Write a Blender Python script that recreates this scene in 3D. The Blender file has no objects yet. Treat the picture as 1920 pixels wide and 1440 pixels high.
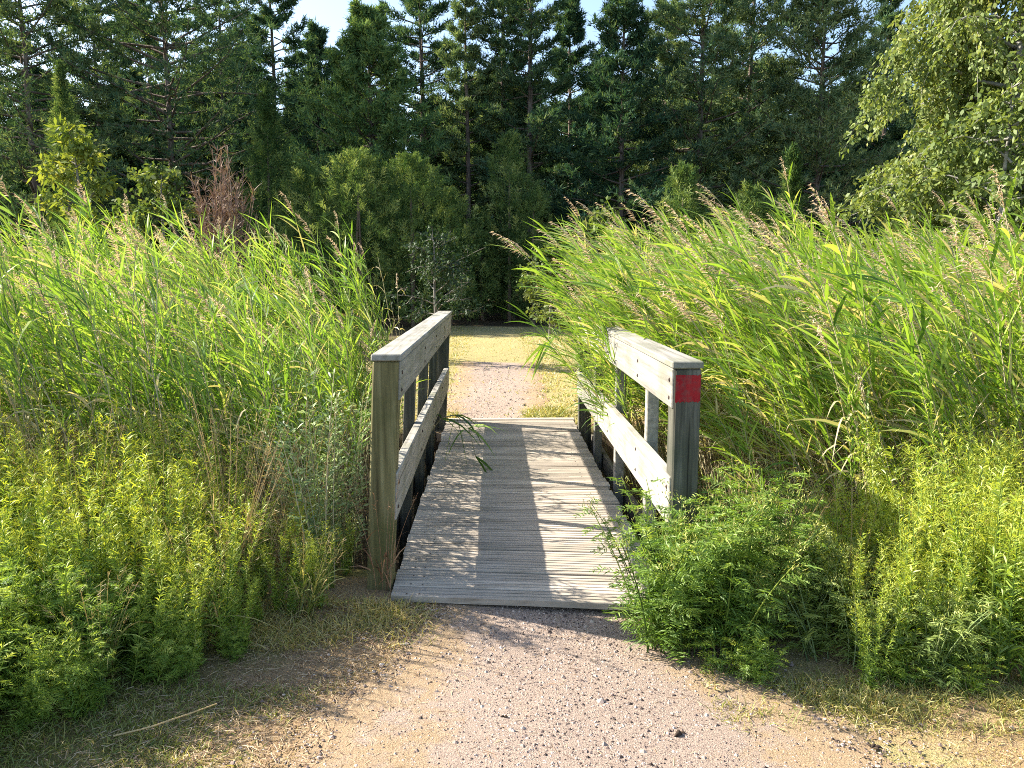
import bpy, bmesh, math
import numpy as np
from mathutils import Vector, Matrix

R = math.radians
rng = np.random.default_rng(11)
sc = bpy.context.scene
COL = sc.collection

# ------------------------------------------------------------------ camera, sky, sun, exposure
H = 1.6
cam_data = bpy.data.cameras.new("camera")
cam_data.sensor_width = 36
cam_data.lens = 1450 / 1920 * 36
cam_data.clip_start = 0.05
cam_data.clip_end = 2000
cam = bpy.data.objects.new("camera", cam_data)
cam.location = (0, 0, H)
cam.rotation_euler = (R(90 - 8.05), 0, R(-1.30))
COL.objects.link(cam)
sc.camera = cam

SUN = Vector((-1.33, 0.56, 1.0)).normalized()          # towards the sun
sun_elev = math.asin(SUN.z)
sun_az = math.atan2(SUN.x, SUN.y)                       # from +Y towards +X
w = bpy.data.worlds.new("World")
sc.world = w
w.use_nodes = True
nt = w.node_tree
bg = nt.nodes["Background"]
sky = nt.nodes.new("ShaderNodeTexSky")
sky.sky_type = 'NISHITA'
sky.sun_disc = False
sky.sun_elevation = sun_elev
sky.sun_rotation = sun_az
sky.air_density = 1.0
sky.dust_density = 1.2
nt.links.new(sky.outputs[0], bg.inputs[0])
bg.inputs[1].default_value = 0.10
sl = bpy.data.lights.new("sun", 'SUN')
sl.energy = 5.0
sl.angle = R(0.5)
sl.color = (1.0, 0.93, 0.80)
so = bpy.data.objects.new("sun", sl)
so.rotation_euler = SUN.to_track_quat('Z', 'Y').to_euler()
so.location = (-20, 5, 20)
COL.objects.link(so)

sc.view_settings.view_transform = 'Standard'
sc.view_settings.look = 'None'
sc.view_settings.exposure = 1.72
sc.view_settings.gamma = 1
sc.render.engine = 'CYCLES'
sc.cycles.max_bounces = 6
sc.cycles.diffuse_bounces = 3
sc.cycles.glossy_bounces = 2
sc.cycles.transmission_bounces = 3
sc.cycles.use_denoising = False
sc.cycles.filter_width = 1.0

def X(px, d):                                           # photo column -> world x at distance d
    return (px - 927) / 1450 * d
def Zat(py, d):                                         # photo row -> world height at distance d
    return H + d * math.tan(math.atan((720 - py) / 1450) - R(8.05))

# ------------------------------------------------------------------ materials
def new_mat(name):
    m = bpy.data.materials.new(name)
    m.use_nodes = True
    n = m.node_tree.nodes
    n.clear()
    out = n.new("ShaderNodeOutputMaterial")
    return m, n, m.node_tree.links, out
def ramp(n, stops):
    r = n.new("ShaderNodeValToRGB")
    e = r.color_ramp.elements
    while len(e) < len(stops):
        e.new(0.5)
    for el, (p, c) in zip(e, stops):
        el.position = p
        el.color = (*c, 1)
    return r
def leaf_mat(name, stops, transl=0.4, tcol=(1.25, 1.2, 0.55), gloss=0.02, rough=0.55, objvar=0.25):
    """foliage: diffuse + translucent, colour picked per leaf by the tint attribute"""
    m, n, L, out = new_mat(name)
    at = n.new("ShaderNodeAttribute"); at.attribute_name = "tint"
    oi = n.new("ShaderNodeObjectInfo")
    mul = n.new("ShaderNodeMath"); mul.operation = 'MULTIPLY_ADD'
    mul.inputs[1].default_value = objvar; mul.inputs[2].default_value = -objvar * .5
    L.new(oi.outputs["Random"], mul.inputs[0])
    add = n.new("ShaderNodeMath"); add.operation = 'ADD'; add.use_clamp = True
    L.new(at.outputs["Fac"], add.inputs[0]); L.new(mul.outputs[0], add.inputs[1])
    r = ramp(n, stops)
    L.new(add.outputs[0], r.inputs[0])
    d = n.new("ShaderNodeBsdfDiffuse"); L.new(r.outputs[0], d.inputs[0])
    t = n.new("ShaderNodeBsdfTranslucent")
    mx = n.new("ShaderNodeMix"); mx.data_type = 'RGBA'; mx.blend_type = 'MULTIPLY'
    mx.inputs["Factor"].default_value = 1
    mx.inputs["B"].default_value = (*tcol, 1)
    L.new(r.outputs[0], mx.inputs["A"]); L.new(mx.outputs["Result"], t.inputs[0])
    ms = n.new("ShaderNodeMixShader"); ms.inputs[0].default_value = transl
    L.new(d.outputs[0], ms.inputs[1]); L.new(t.outputs[0], ms.inputs[2])
    g = n.new("ShaderNodeBsdfGlossy"); g.inputs["Roughness"].default_value = rough
    g.inputs[0].default_value = (1, 1, 1, 1)
    m2 = n.new("ShaderNodeMixShader"); m2.inputs[0].default_value = gloss
    L.new(ms.outputs[0], m2.inputs[1]); L.new(g.outputs[0], m2.inputs[2])
    L.new(m2.outputs[0], out.inputs[0])
    return m
def wood_mat(name, c0, c1, c2, axis, stain=(0.13, 0.14, 0.08), stain_amt=0.35, freq=9, stain_scale=3.2):
    """weathered timber, grain along one axis, grey-green stains, fine cracks"""
    m, n, L, out = new_mat(name)
    tc = n.new("ShaderNodeTexCoord")
    mp = n.new("ShaderNodeMapping")
    s = [freq * 5] * 3; s[axis] = freq * .22
    mp.inputs["Scale"].default_value = s
    at = n.new("ShaderNodeAttribute"); at.attribute_name = "tint"
    cmb = n.new("ShaderNodeVectorMath"); cmb.operation = 'SCALE'
    cmb.inputs[0].default_value = (17.3, 31.7, 23.1)
    L.new(at.outputs["Fac"], cmb.inputs["Scale"])
    addv = n.new("ShaderNodeVectorMath"); addv.operation = 'ADD'
    L.new(tc.outputs["Object"], addv.inputs[0]); L.new(cmb.outputs[0], addv.inputs[1])
    L.new(addv.outputs[0], mp.inputs[0])
    ns = n.new("ShaderNodeTexNoise"); ns.inputs["Scale"].default_value = 1.0
    ns.inputs["Detail"].default_value = 8; ns.inputs["Roughness"].default_value = .65
    L.new(mp.outputs[0], ns.inputs[0])
    r = ramp(n, [(.3, c0), (.5, c1), (.72, c2)])
    L.new(ns.outputs[0], r.inputs[0])
    # board to board tint
    hv = n.new("ShaderNodeMath"); hv.operation = 'MULTIPLY_ADD'
    hv.inputs[1].default_value = .5; hv.inputs[2].default_value = .75
    L.new(at.outputs["Fac"], hv.inputs[0])
    mb = n.new("ShaderNodeMix"); mb.data_type = 'RGBA'; mb.blend_type = 'MULTIPLY'; mb.inputs["Factor"].default_value = 1
    L.new(r.outputs[0], mb.inputs["A"]); L.new(hv.outputs[0], mb.inputs["B"])
    # stains
    n2 = n.new("ShaderNodeTexNoise"); n2.inputs["Scale"].default_value = stain_scale; n2.inputs["Detail"].default_value = 6
    L.new(addv.outputs[0], n2.inputs[0])
    r2 = ramp(n, [(.48, (0, 0, 0)), (.7, (stain_amt,) * 3)])
    L.new(n2.outputs[0], r2.inputs[0])
    mx = n.new("ShaderNodeMix"); mx.data_type = 'RGBA'
    L.new(r2.outputs[0], mx.inputs["Factor"]); L.new(mb.outputs["Result"], mx.inputs["A"])
    mx.inputs["B"].default_value = (*stain, 1)
    # cracks
    mp2 = n.new("ShaderNodeMapping"); s2 = [freq * 9] * 3; s2[axis] = freq * .12
    mp2.inputs["Scale"].default_value = s2
    L.new(addv.outputs[0], mp2.inputs[0])
    n3 = n.new("ShaderNodeTexNoise"); n3.inputs["Scale"].default_value = 1; n3.inputs["Detail"].default_value = 2
    L.new(mp2.outputs[0], n3.inputs[0])
    r3 = ramp(n, [(.26, (.8, .8, .8)), (.32, (0, 0, 0))])
    L.new(n3.outputs[0], r3.inputs[0])
    mc = n.new("ShaderNodeMix"); mc.data_type = 'RGBA'
    L.new(r3.outputs[0], mc.inputs["Factor"]); L.new(mx.outputs["Result"], mc.inputs["A"])
    mc.inputs["B"].default_value = (c0[0] * .35, c0[1] * .35, c0[2] * .35, 1)
    p = n.new("ShaderNodeBsdfPrincipled")
    p.inputs["Roughness"].default_value = .8
    p.inputs["Specular IOR Level"].default_value = .25
    L.new(mc.outputs["Result"], p.inputs["Base Color"])
    bp = n.new("ShaderNodeBump"); bp.inputs["Strength"].default_value = .5; bp.inputs["Distance"].default_value = .004
    L.new(ns.outputs[0], bp.inputs["Height"]); L.new(bp.outputs[0], p.inputs["Normal"])
    L.new(p.outputs[0], out.inputs[0])
    return m
def plain_mat(name, c, rough=.8, noise=.3, scale=20):
    m, n, L, out = new_mat(name)
    tc = n.new("ShaderNodeTexCoord")
    ns = n.new("ShaderNodeTexNoise"); ns.inputs["Scale"].default_value = scale; ns.inputs["Detail"].default_value = 6
    L.new(tc.outputs["Object"], ns.inputs[0])
    r = ramp(n, [(.3, tuple(v * (1 - noise) for v in c)), (.7, tuple(min(1, v * (1 + noise)) for v in c))])
    L.new(ns.outputs[0], r.inputs[0])
    p = n.new("ShaderNodeBsdfPrincipled"); p.inputs["Roughness"].default_value = rough
    p.inputs["Specular IOR Level"].default_value = .2
    L.new(r.outputs[0], p.inputs["Base Color"]); L.new(p.outputs[0], out.inputs[0])
    return m
def bark_mat(name, stops, sx=14, sz=3):
    m, n, L, out = new_mat(name)
    tc = n.new("ShaderNodeTexCoord"); mp = n.new("ShaderNodeMapping")
    mp.inputs["Scale"].default_value = (sx, sx, sz)
    L.new(tc.outputs["Object"], mp.inputs[0])
    ns = n.new("ShaderNodeTexNoise"); ns.inputs["Scale"].default_value = 1; ns.inputs["Detail"].default_value = 6
    L.new(mp.outputs[0], ns.inputs[0])
    r = ramp(n, stops); L.new(ns.outputs[0], r.inputs[0])
    p = n.new("ShaderNodeBsdfPrincipled"); p.inputs["Roughness"].default_value = .9
    p.inputs["Specular IOR Level"].default_value = .15
    L.new(r.outputs[0], p.inputs["Base Color"])
    b = n.new("ShaderNodeBump"); b.inputs["Distance"].default_value = .02
    L.new(ns.outputs[0], b.inputs["Height"]); L.new(b.outputs[0], p.inputs["Normal"])
    L.new(p.outputs[0], out.inputs[0])
    return m
def ground_mat(name, layers, bump=.01, fine=140):
    """layers: list of (ramp stops); chosen by attribute 'tint' (0 first .. 1 last), broken up by noise"""
    m, n, L, out = new_mat(name)
    tc = n.new("ShaderNodeTexCoord")
    at = n.new("ShaderNodeAttribute"); at.attribute_name = "tint"
    nb = n.new("ShaderNodeTexNoise"); nb.inputs["Scale"].default_value = 5; nb.inputs["Detail"].default_value = 8
    nb.inputs["Roughness"].default_value = .7
    L.new(tc.outputs["Object"], nb.inputs[0])
    nf = n.new("ShaderNodeTexNoise"); nf.inputs["Scale"].default_value = fine; nf.inputs["Detail"].default_value = 4
    nf.inputs["Roughness"].default_value = .7
    L.new(tc.outputs["Object"], nf.inputs[0])
    col = None
    k = len(layers)
    for i, st in enumerate(layers):
        r = ramp(n, st); L.new(nf.outputs[0], r.inputs[0])
        if col is None:
            col = r.outputs[0]; continue
        # factor = smoothstep(attr*(k-1) - (i-1) + noise)
        a = n.new("ShaderNodeMath"); a.operation = 'MULTIPLY_ADD'
        a.inputs[1].default_value = (k - 1); a.inputs[2].default_value = -(i - 1)
        L.new(at.outputs["Fac"], a.inputs[0])
        b = n.new("ShaderNodeMath"); b.operation = 'MULTIPLY_ADD'; b.inputs[1].default_value = 2.2; b.inputs[2].default_value = -1.1
        L.new(nb.outputs[0], b.inputs[0])
        c = n.new("ShaderNodeMath"); c.operation = 'ADD'
        L.new(a.outputs[0], c.inputs[0]); L.new(b.outputs[0], c.inputs[1])
        d = n.new("ShaderNodeMapRange"); d.interpolation_type = 'SMOOTHSTEP'
        d.inputs["From Min"].default_value = .25; d.inputs["From Max"].default_value = .75
        L.new(c.outputs[0], d.inputs["Value"])
        mx = n.new("ShaderNodeMix"); mx.data_type = 'RGBA'
        L.new(d.outputs[0], mx.inputs["Factor"]); L.new(col, mx.inputs["A"]); L.new(r.outputs[0], mx.inputs["B"])
        col = mx.outputs["Result"]
    p = n.new("ShaderNodeBsdfPrincipled"); p.inputs["Roughness"].default_value = .95
    p.inputs["Specular IOR Level"].default_value = .1
    L.new(col, p.inputs["Base Color"])
    b = n.new("ShaderNodeBump"); b.inputs["Strength"].default_value = .9; b.inputs["Distance"].default_value = bump
    L.new(nf.outputs[0], b.inputs["Height"]); L.new(b.outputs[0], p.inputs["Normal"])
    L.new(p.outputs[0], out.inputs[0])
    return m

M = {}
M['reed_leaf'] = leaf_mat("reed_leaf", [(0, (.045, .11, .02)), (.3, (.12, .235, .035)), (.6, (.25, .39, .06)), (.85, (.36, .47, .10)), (.93, (.48, .45, .22)), (1, (.58, .49, .30))], .38, (1.3, 1.25, .5), .03, .5)
M['reed_stem'] = leaf_mat("reed_stem", [(0, (.20, .22, .10)), (.5, (.36, .33, .19)), (1, (.52, .44, .28))], .1)
M['plume'] = leaf_mat("plume", [(0, (.42, .30, .20)), (.5, (.58, .45, .31)), (1, (.72, .61, .45))], .35, (1.1, 1, .8), .02)
M['goldenrod'] = leaf_mat("goldenrod", [(0, (.11, .21, .025)), (.4, (.24, .37, .04)), (.75, (.38, .48, .05)), (1, (.52, .56, .08))], .42, (1.25, 1.15, .5), .05)
M['goldenrod_flower'] = leaf_mat("goldenrod_flower", [(0, (.34, .45, .05)), (.6, (.50, .54, .06)), (1, (.64, .56, .05))], .35, (1.15, 1.1, .6), .02)
M['tansy'] = leaf_mat("tansy", [(0, (0.0612, 0.122, 0.0218)), (0.4, (0.126, 0.227, 0.0349)), (0.8, (0.218, 0.323, 0.0524)), (1, (0.314, 0.393, 0.0788))], .42, (1.3, 1.25, .5), .025)
M['tansy_flower'] = leaf_mat("tansy_flower", [(0, (.30, .34, .08)), (1, (.48, .46, .14))], .2)
M['herb'] = leaf_mat("herb", [(0, (.11, .17, .045)), (.5, (.24, .32, .08)), (1, (.40, .45, .15))], .38)
M['feather'] = leaf_mat("feathery_herb", [(0, (0.084, 0.162, 0.03)), (0.4, (0.186, 0.3, 0.048)), (0.8, (0.336, 0.432, 0.078)), (1, (0.48, 0.54, 0.132))], .45)
M['mugwort'] = leaf_mat("mugwort", [(0, (.12, .19, .06)), (.5, (.24, .33, .12)), (1, (.40, .46, .22))], .3, (1.1, 1.1, .8), .04)
M['dry'] = leaf_mat("dry_straw", [(0, (.30, .20, .09)), (.5, (.50, .37, .17)), (1, (.66, .53, .28))], .3, (1.1, 1, .8), .03)
M['dead_stem'] = leaf_mat("dead_weed", [(0, (.20, .09, .05)), (.5, (.34, .18, .10)), (1, (.48, .30, .18))], .15)
M['litter'] = leaf_mat("litter", [(0, (.10, .06, .04)), (.35, (.30, .19, .12)), (.75, (.44, .32, .19)), (1, (.56, .44, .29))], .1)
M['grass'] = leaf_mat("grass_blade", [(0, (.09, .15, .025)), (.4, (.22, .27, .05)), (.7, (.42, .38, .12)), (1, (.60, .46, .22))], .35, (1.2, 1.1, .6), .04)
M['needle'] = leaf_mat("pine_needle", [(0, (0.0231, 0.0609, 0.0399)), (0.35, (0.0683, 0.131, 0.0756)), (0.75, (0.179, 0.236, 0.11)), (1, (0.336, 0.378, 0.189))], .25, (1.2, 1.2, .5), .0, .5, .4)
M['needle_light'] = leaf_mat("pine_needle_bright", [(0, (0.0333, 0.0846, 0.0436)), (0.35, (0.096, 0.18, 0.077)), (0.75, (0.218, 0.301, 0.109)), (1, (0.372, 0.436, 0.167))], .3, (1.25, 1.2, .5), .0, .5, .3)
M['juniper'] = leaf_mat("juniper_spray", [(0, (0.0273, 0.0621, 0.0224)), (0.4, (0.0808, 0.143, 0.0522)), (0.75, (0.205, 0.273, 0.0929)), (1, (0.422, 0.472, 0.187))], .3, (1.2, 1.15, .5), .0, .5, .3)
M['birch_leaf'] = leaf_mat("birch_leaf", [(0, (0.084, 0.129, 0.0358)), (0.4, (0.157, 0.213, 0.0616)), (0.8, (0.258, 0.308, 0.0952)), (1, (0.37, 0.381, 0.146))], .38, (1.2, 1.15, .55), .012, .5, .2)
M['willow_leaf'] = leaf_mat("willow_leaf", [(0, (.08, .13, .025)), (.4, (.16, .22, .04)), (.8, (.28, .32, .06)), (1, (.40, .40, .10))], .4, (1.2, 1.1, .5), .02)
M['shrub_leaf'] = leaf_mat("shrub_leaf", [(0, (.04, .075, .02)), (.4, (.09, .14, .035)), (.8, (.17, .22, .06)), (1, (.26, .28, .10))], .35, (1.2, 1.15, .5), .02)
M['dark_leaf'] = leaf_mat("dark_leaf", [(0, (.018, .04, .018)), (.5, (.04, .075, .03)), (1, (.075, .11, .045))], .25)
M['red_twig'] = leaf_mat("dead_twig", [(0, (.12, .07, .055)), (.5, (.23, .14, .11)), (1, (.36, .26, .20))], .1)
M['bark_pine'] = bark_mat("bark_pine", [(.3, (.07, .055, .045)), (.5, (.15, .115, .095)), (.75, (.27, .22, .19))])
M['bark_grey'] = bark_mat("bark_grey", [(.3, (.10, .09, .08)), (.6, (.26, .24, .21)), (.8, (.40, .38, .34))])
M['bark_birch'] = bark_mat("bark_birch", [(.36, (.05, .045, .04)), (.48, (.26, .25, .22)), (.8, (.45, .43, .39))], 3, 9)
M['twig'] = plain_mat("twig_brown", (.16, .12, .09))
M['nail'] = plain_mat("rusty_nail", (.06, .04, .03))
M['deck'] = wood_mat("deck_timber", (.26, .215, .165), (.42, .36, .295), (.52, .455, .38), 0, (.19, .17, .13), .4, 8)
M['rail'] = wood_mat("rail_timber", (.165, .152, .128), (.285, .268, .235), (.385, .37, .33), 1, (.14, .15, .09), .6, 7)
M['post_green'] = wood_mat("post_timber_algae", (.065, .055, .022), (.16, .14, .06), (.27, .24, .12), 2, (.07, .08, .02), .7, 7)
M['post_grey'] = wood_mat("post_timber_grey", (.042, .04, .03), (.09, .087, .066), (.21, .20, .165), 2, (.035, .045, .028), .6, 7)
M['beam'] = wood_mat("beam_timber", (.05, .045, .035), (.10, .09, .07), (.17, .15, .12), 1)
M['red'] = wood_mat("red_paint", (.21, .006, .010), (.31, .010, .016), (.38, .03, .03), 2, (.15, .08, .07), .6, 7, 30)

# ------------------------------------------------------------------ mesh builder
class MB:
    soft = True
    def __init__(s):
        s.V = []; s.Q = []; s.T = []; s.I = []; s.n = 0
    def add(s, V, Q, T=None, mi=0):
        V = np.asarray(V, float).reshape(-1, 3); Q = np.asarray(Q, int).reshape(-1, 4)
        if T is None:
            T = np.full(len(V), .5)
        s.V.append(V); s.Q.append(Q + s.n); s.T.append(np.broadcast_to(T, (len(V),))); s.I.append(np.full(len(Q), mi)); s.n += len(V)
    def arrays(s):
        if not s.V:
            return np.zeros((0, 3)), np.zeros((0, 4), int), np.zeros(0), np.zeros(0, int)
        return np.concatenate(s.V), np.concatenate(s.Q), np.concatenate(s.T), np.concatenate(s.I)
    def mesh(s, name, mats):
        V, Q, T, I = s.arrays()
        me = bpy.data.meshes.new(name)
        me.vertices.add(len(V)); me.vertices.foreach_set("co", V.astype(np.float32).ravel())
        me.loops.add(len(Q) * 4); me.loops.foreach_set("vertex_index", Q.astype(np.int32).ravel())
        me.polygons.add(len(Q)); me.polygons.foreach_set("loop_start", (np.arange(len(Q)) * 4).astype(np.int32))
        for m in mats:
            me.materials.append(m)
        if len(mats) > 1:
            me.polygons.foreach_set("material_index", I.astype(np.int32))
        a = me.attributes.new("tint", 'FLOAT', 'POINT'); a.data.foreach_set("value", T.astype(np.float32))
        me.polygons.foreach_set("use_smooth", np.full(len(Q), s.soft))
        me.update(calc_edges=True)
        return me
    def build(s, name, mats, parent=None, smooth=False):
        if not isinstance(mats, (list, tuple)):
            mats = [mats]
        me = s.mesh(name, mats)
        if smooth:
            me.polygons.foreach_set("use_smooth", np.ones(len(me.polygons), bool))
        o = bpy.data.objects.new(name, me); COL.objects.link(o)
        if parent:
            o.parent = parent
        return o

def tag(o, label=None, cat=None, group=None, kind=None):
    if label: o["label"] = label
    if cat: o["category"] = cat
    if group: o["group"] = group
    if kind: o["kind"] = kind
    return o
def empty(name, loc=(0, 0, 0), rz=0, s=1.0):
    o = bpy.data.objects.new(name, None); o.empty_display_size = .1
    o.location = loc; o.rotation_euler = (0, 0, rz); o.scale = (s, s, s)
    COL.objects.link(o)
    return o
def dup(root, loc, rz=0, s=1.0, label=None, group=None, tilt=(0, 0)):
    r = root.copy(); COL.objects.link(r)
    r.location = loc; r.rotation_euler = (tilt[0], tilt[1], rz); r.scale = s if isinstance(s, tuple) else (s, s, s)
    for c in root.children:
        d = c.copy(); COL.objects.link(d); d.parent = r
    if label: r["label"] = label
    if group: r["group"] = group
    return r

def nrm(a):
    return a / np.maximum(np.linalg.norm(a, axis=-1, keepdims=True), 1e-9)
def rnd(n, s=1.0):
    return rng.normal(0, s, (n, 3))
PROF = {'leaf': lambda u: np.minimum(1, .45 + 2.6 * u) * (1 - u ** 2.2) + .02,
        'oval': lambda u: np.sin(np.pi * np.clip(u * .92 + .06, 0, 1)) ** .8 + .03,
        'blade': lambda u: (1 - u ** 1.8) * .97 + .03,
        'bar': lambda u: 1 + 0 * u}
def ribbons(mb, P, D, L, W, droop=0., K=3, prof='leaf', T=None, mi=0, bend=None, up=.6):
    P = np.asarray(P, float).reshape(-1, 3); N = len(P)
    if N == 0: return
    D = nrm(np.broadcast_to(np.asarray(D, float), (N, 3)))
    L = np.broadcast_to(L, (N,))[:, None, None]; W = np.broadcast_to(W, (N,))[:, None, None]
    droop = np.broadcast_to(droop, (N,))[:, None, None]
    u = np.linspace(0, 1, K + 1)[None, :, None]
    G = np.array([0, 0, -1.0]) if bend is None else np.asarray(bend, float)
    G = np.broadcast_to(G, (N, 3))[:, None]
    C = P[:, None] + D[:, None] * L * u + G * droop * L * u ** 2
    side = nrm(np.cross(D, nrm(np.array([0, 0, 1.0]) * up + rnd(N, .5))))[:, None]
    hw = side * W * .5 * PROF[prof](u)
    V = np.stack([C - hw, C + hw], 2).reshape(N, -1, 3)
    i = np.arange(K) * 2
    q = np.stack([i, i + 1, i + 3, i + 2], 1)
    Q = (q[None] + (np.arange(N) * (K + 1) * 2)[:, None, None]).reshape(-1, 4)
    if T is None:
        T = rng.random(N)
    T = np.repeat(np.broadcast_to(T, (N,)), (K + 1) * 2)
    mb.add(V.reshape(-1, 3), Q, T, mi)
def tube(mb, path, rad, sides=5, T=.5, mi=0):
    path = np.asarray(path, float); K = len(path)
    rad = np.broadcast_to(rad, (K,))
    t = nrm(np.gradient(path, axis=0))
    ref = np.array([0.0, 0, 1]) if abs(t[0][2]) < .8 else np.array([1.0, 0, 0])
    a = nrm(np.cross(t, ref)); b = np.cross(t, a)
    ang = np.arange(sides) * 2 * np.pi / sides
    V = path[:, None] + (a[:, None] * np.cos(ang)[None, :, None] + b[:, None] * np.sin(ang)[None, :, None]) * rad[:, None, None]
    Q = []
    for k in range(K - 1):
        for j in range(sides):
            j2 = (j + 1) % sides
            Q.append((k * sides + j, k * sides + j2, (k + 1) * sides + j2, (k + 1) * sides + j))
    mb.add(V.reshape(-1, 3), Q, T, mi)
def box(mb, x0, x1, y0, y1, z0, z1, T=.5, bev=.006, shear=None):
    """bevelled timber: chamfer on the long edges and the ends"""
    c = np.array([(x0 + x1) / 2, (y0 + y1) / 2, (z0 + z1) / 2]); h = np.array([x1 - x0, y1 - y0, z1 - z0]) / 2
    bev = min(bev, h.min() * .45)
    V = []; idx = {}
    for sx in (-1, 1):
        for sy in (-1, 1):
            for sz in (-1, 1):
                s = np.array([sx, sy, sz])
                for ax in range(3):
                    hh = h - bev; hh = hh.copy(); hh[ax] = h[ax]
                    idx[(sx, sy, sz, ax)] = len(V); V.append(c + s * hh)
    Q = []
    for ax in range(3):
        o = [a for a in range(3) if a != ax]
        for s in (-1, 1):
            q = []
            for a, b in ((-1, -1), (1, -1), (1, 1), (-1, 1)):
                k = [0, 0, 0]; k[ax] = s; k[o[0]] = a; k[o[1]] = b
                q.append(idx[(*k, ax)])
            if (s > 0) == (ax == 1): q = q[::-1]
            Q.append(q)
    for e in range(3):                                      # bevel strips along axis e
        o = [a for a in range(3) if a != e]
        for a in (-1, 1):
            for b in (-1, 1):
                k0 = [0, 0, 0]; k0[o[0]] = a; k0[o[1]] = b; k1 = list(k0); k0[e] = -1; k1[e] = 1
                Q.append([idx[(*k0, o[0])], idx[(*k1, o[0])], idx[(*k1, o[1])], idx[(*k0, o[1])]])
    V = np.array(V)
    for sx in (-1, 1):                                      # corner triangles as degenerate quads
        for sy in (-1, 1):
            for sz in (-1, 1):
                t = [idx[(sx, sy, sz, a)] for a in range(3)]
                V = np.vstack([V, (V[t[0]] + V[t[2]]) / 2])
                Q.append([t[0], t[1], t[2], len(V) - 1])
    if shear is not None:
        V = shear(V)
    mb.add(V, Q, T)

# ------------------------------------------------------------------ ground, paths, road
def bank(x, y):
    """0 on the banks .. 1 in the stream bed"""
    a = np.clip((y - 4.0 + .12 * x) / .8, 0, 1); b = np.clip((8.6 - y + .08 * x) / .9, 0, 1)
    return (a * a * (3 - 2 * a)) * (b * b * (3 - 2 * b))
def gz(x, y):
    x = np.asarray(x, float); y = np.asarray(y, float)
    z = -.62 * bank(x, y)
    near = np.clip((3.75 - y) / .5, 0, 1)
    z = z - .05 - .03 * near
    z = z + .015 * np.sin(x * 3.1 + 1) * np.cos(y * 2.3) + .03 * np.sin(x * .7) * np.sin(y * .6 + 2)
    far = np.clip((y - 9) / 10, 0, 1)
    return z + far * .03 * np.sin(y * .45)
def grid(xs, ys, fz, ftint, name, mat):
    Xg, Yg = np.meshgrid(xs, ys)
    V = np.stack([Xg, Yg, fz(Xg, Yg)], -1).reshape(-1, 3)
    nx = len(xs); i = (np.arange(len(ys) - 1)[:, None] * nx + np.arange(nx - 1)[None]).reshape(-1)
    mb = MB(); mb.add(V, np.stack([i, i + 1, i + nx + 1, i + nx], 1), ftint(Xg, Yg).reshape(-1))
    o = mb.build(name, mat, smooth=True)
    tag(o, kind="structure")
    return o
M['ground'] = ground_mat("ground_soil_and_dry_turf", [
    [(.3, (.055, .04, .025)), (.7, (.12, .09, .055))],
    [(.3, (.13, .13, .045)), (.7, (.30, .25, .10))],
    [(.3, (.13, .08, .045)), (.45, (.33, .225, .125)), (.6, (.44, .315, .18)), (.75, (.60, .46, .28))],
    [(.32, (.17, .17, .06)), (.5, (.40, .33, .15)), (.68, (.54, .45, .25))]], .02, 120)
def ground_tint(x, y):
    t = np.full(x.shape, .34)
    bankside = np.clip(1 - np.abs(bank(x, y)) * 6, 0, 1)
    pathish = np.exp(-((x - .25) / 1.25) ** 2)
    near = (y < 4.0)
    t = np.where(near, .30 + .40 * np.clip(pathish * 1.6, 0, 1) + .32 * np.clip((x - .6) / .6, 0, 1), t)
    t = np.where(near & (x < -1), t - .12 * np.clip((-1 - x), 0, 1), t)
    farlawn = (y > 8.4) & (x > -2.2) & (x < 2.2)
    t = np.where(farlawn, .95, t)
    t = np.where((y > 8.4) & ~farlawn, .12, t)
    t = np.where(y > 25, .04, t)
    return t * bankside
ys = np.concatenate([np.arange(-6, 2, 1.0), np.arange(2, 9.5, .09), np.arange(9.5, 30, .5), np.geomspace(30, 900, 30)])
xs = np.concatenate([-np.geomspace(700, 6, 26), np.arange(-5.9, 5.9, .11), np.geomspace(6, 700, 26)])
grid(xs, ys, gz, ground_tint, "ground", M['ground'])

M['gravel'] = ground_mat("path_gravel", [
    [(.30, (.09, .062, .05)), (.42, (.28, .21, .172)), (.58, (.46, .36, .285)), (.75, (.58, .48, .41))],
    [(.3, (.13, .085, .055)), (.45, (.34, .24, .145)), (.6, (.45, .33, .21)), (.78, (.60, .47, .32))]], .012, 190)
def strip(name, ys, cx, hw, lift, mat):
    n = 25
    V = []; T = []
    for k, y in enumerate(ys):
        e = np.linspace(-1, 1, n)
        wob = .05 * math.sin(y * 5.1) + .04 * math.sin(y * 11.3 + 1)
        x = cx(y) + e * (hw(y) + wob)
        yy = np.full(n, y)
        V.append(np.stack([x, yy, gz(x, yy) + lift * np.clip((1 - np.abs(e)) * 6, -.6, 1)], 1))
        T.append(np.clip((np.abs(e) - .30) / .6, 0, 1) * .95)
    V = np.concatenate(V); T = np.concatenate(T)
    i = (np.arange(len(ys) - 1)[:, None] * n + np.arange(n - 1)[None]).reshape(-1)
    mb = MB(); mb.add(V, np.stack([i, i + 1, i + n + 1, i + n], 1), T)
    o = mb.build(name, mat, smooth=True); tag(o, kind="structure")
    return o
near_cx = lambda y: .26 + .06 * (3.7 - y)
near_hw = lambda y: .60 + .40 * max(0, 3.7 - y)
far_cx = lambda y: -.02 + .02 * (y - 8.4) - .006 * max(0, y - 12) ** 2
far_hw = lambda y: .66 + .012 * (y - 8.4)
strip("gravel_path", np.arange(1.2, 3.86, .05), near_cx, near_hw, .012, M['gravel'])
strip("gravel_path", np.arange(8.28, 14.6, .12), far_cx, far_hw, .012, M['gravel'])

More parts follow.
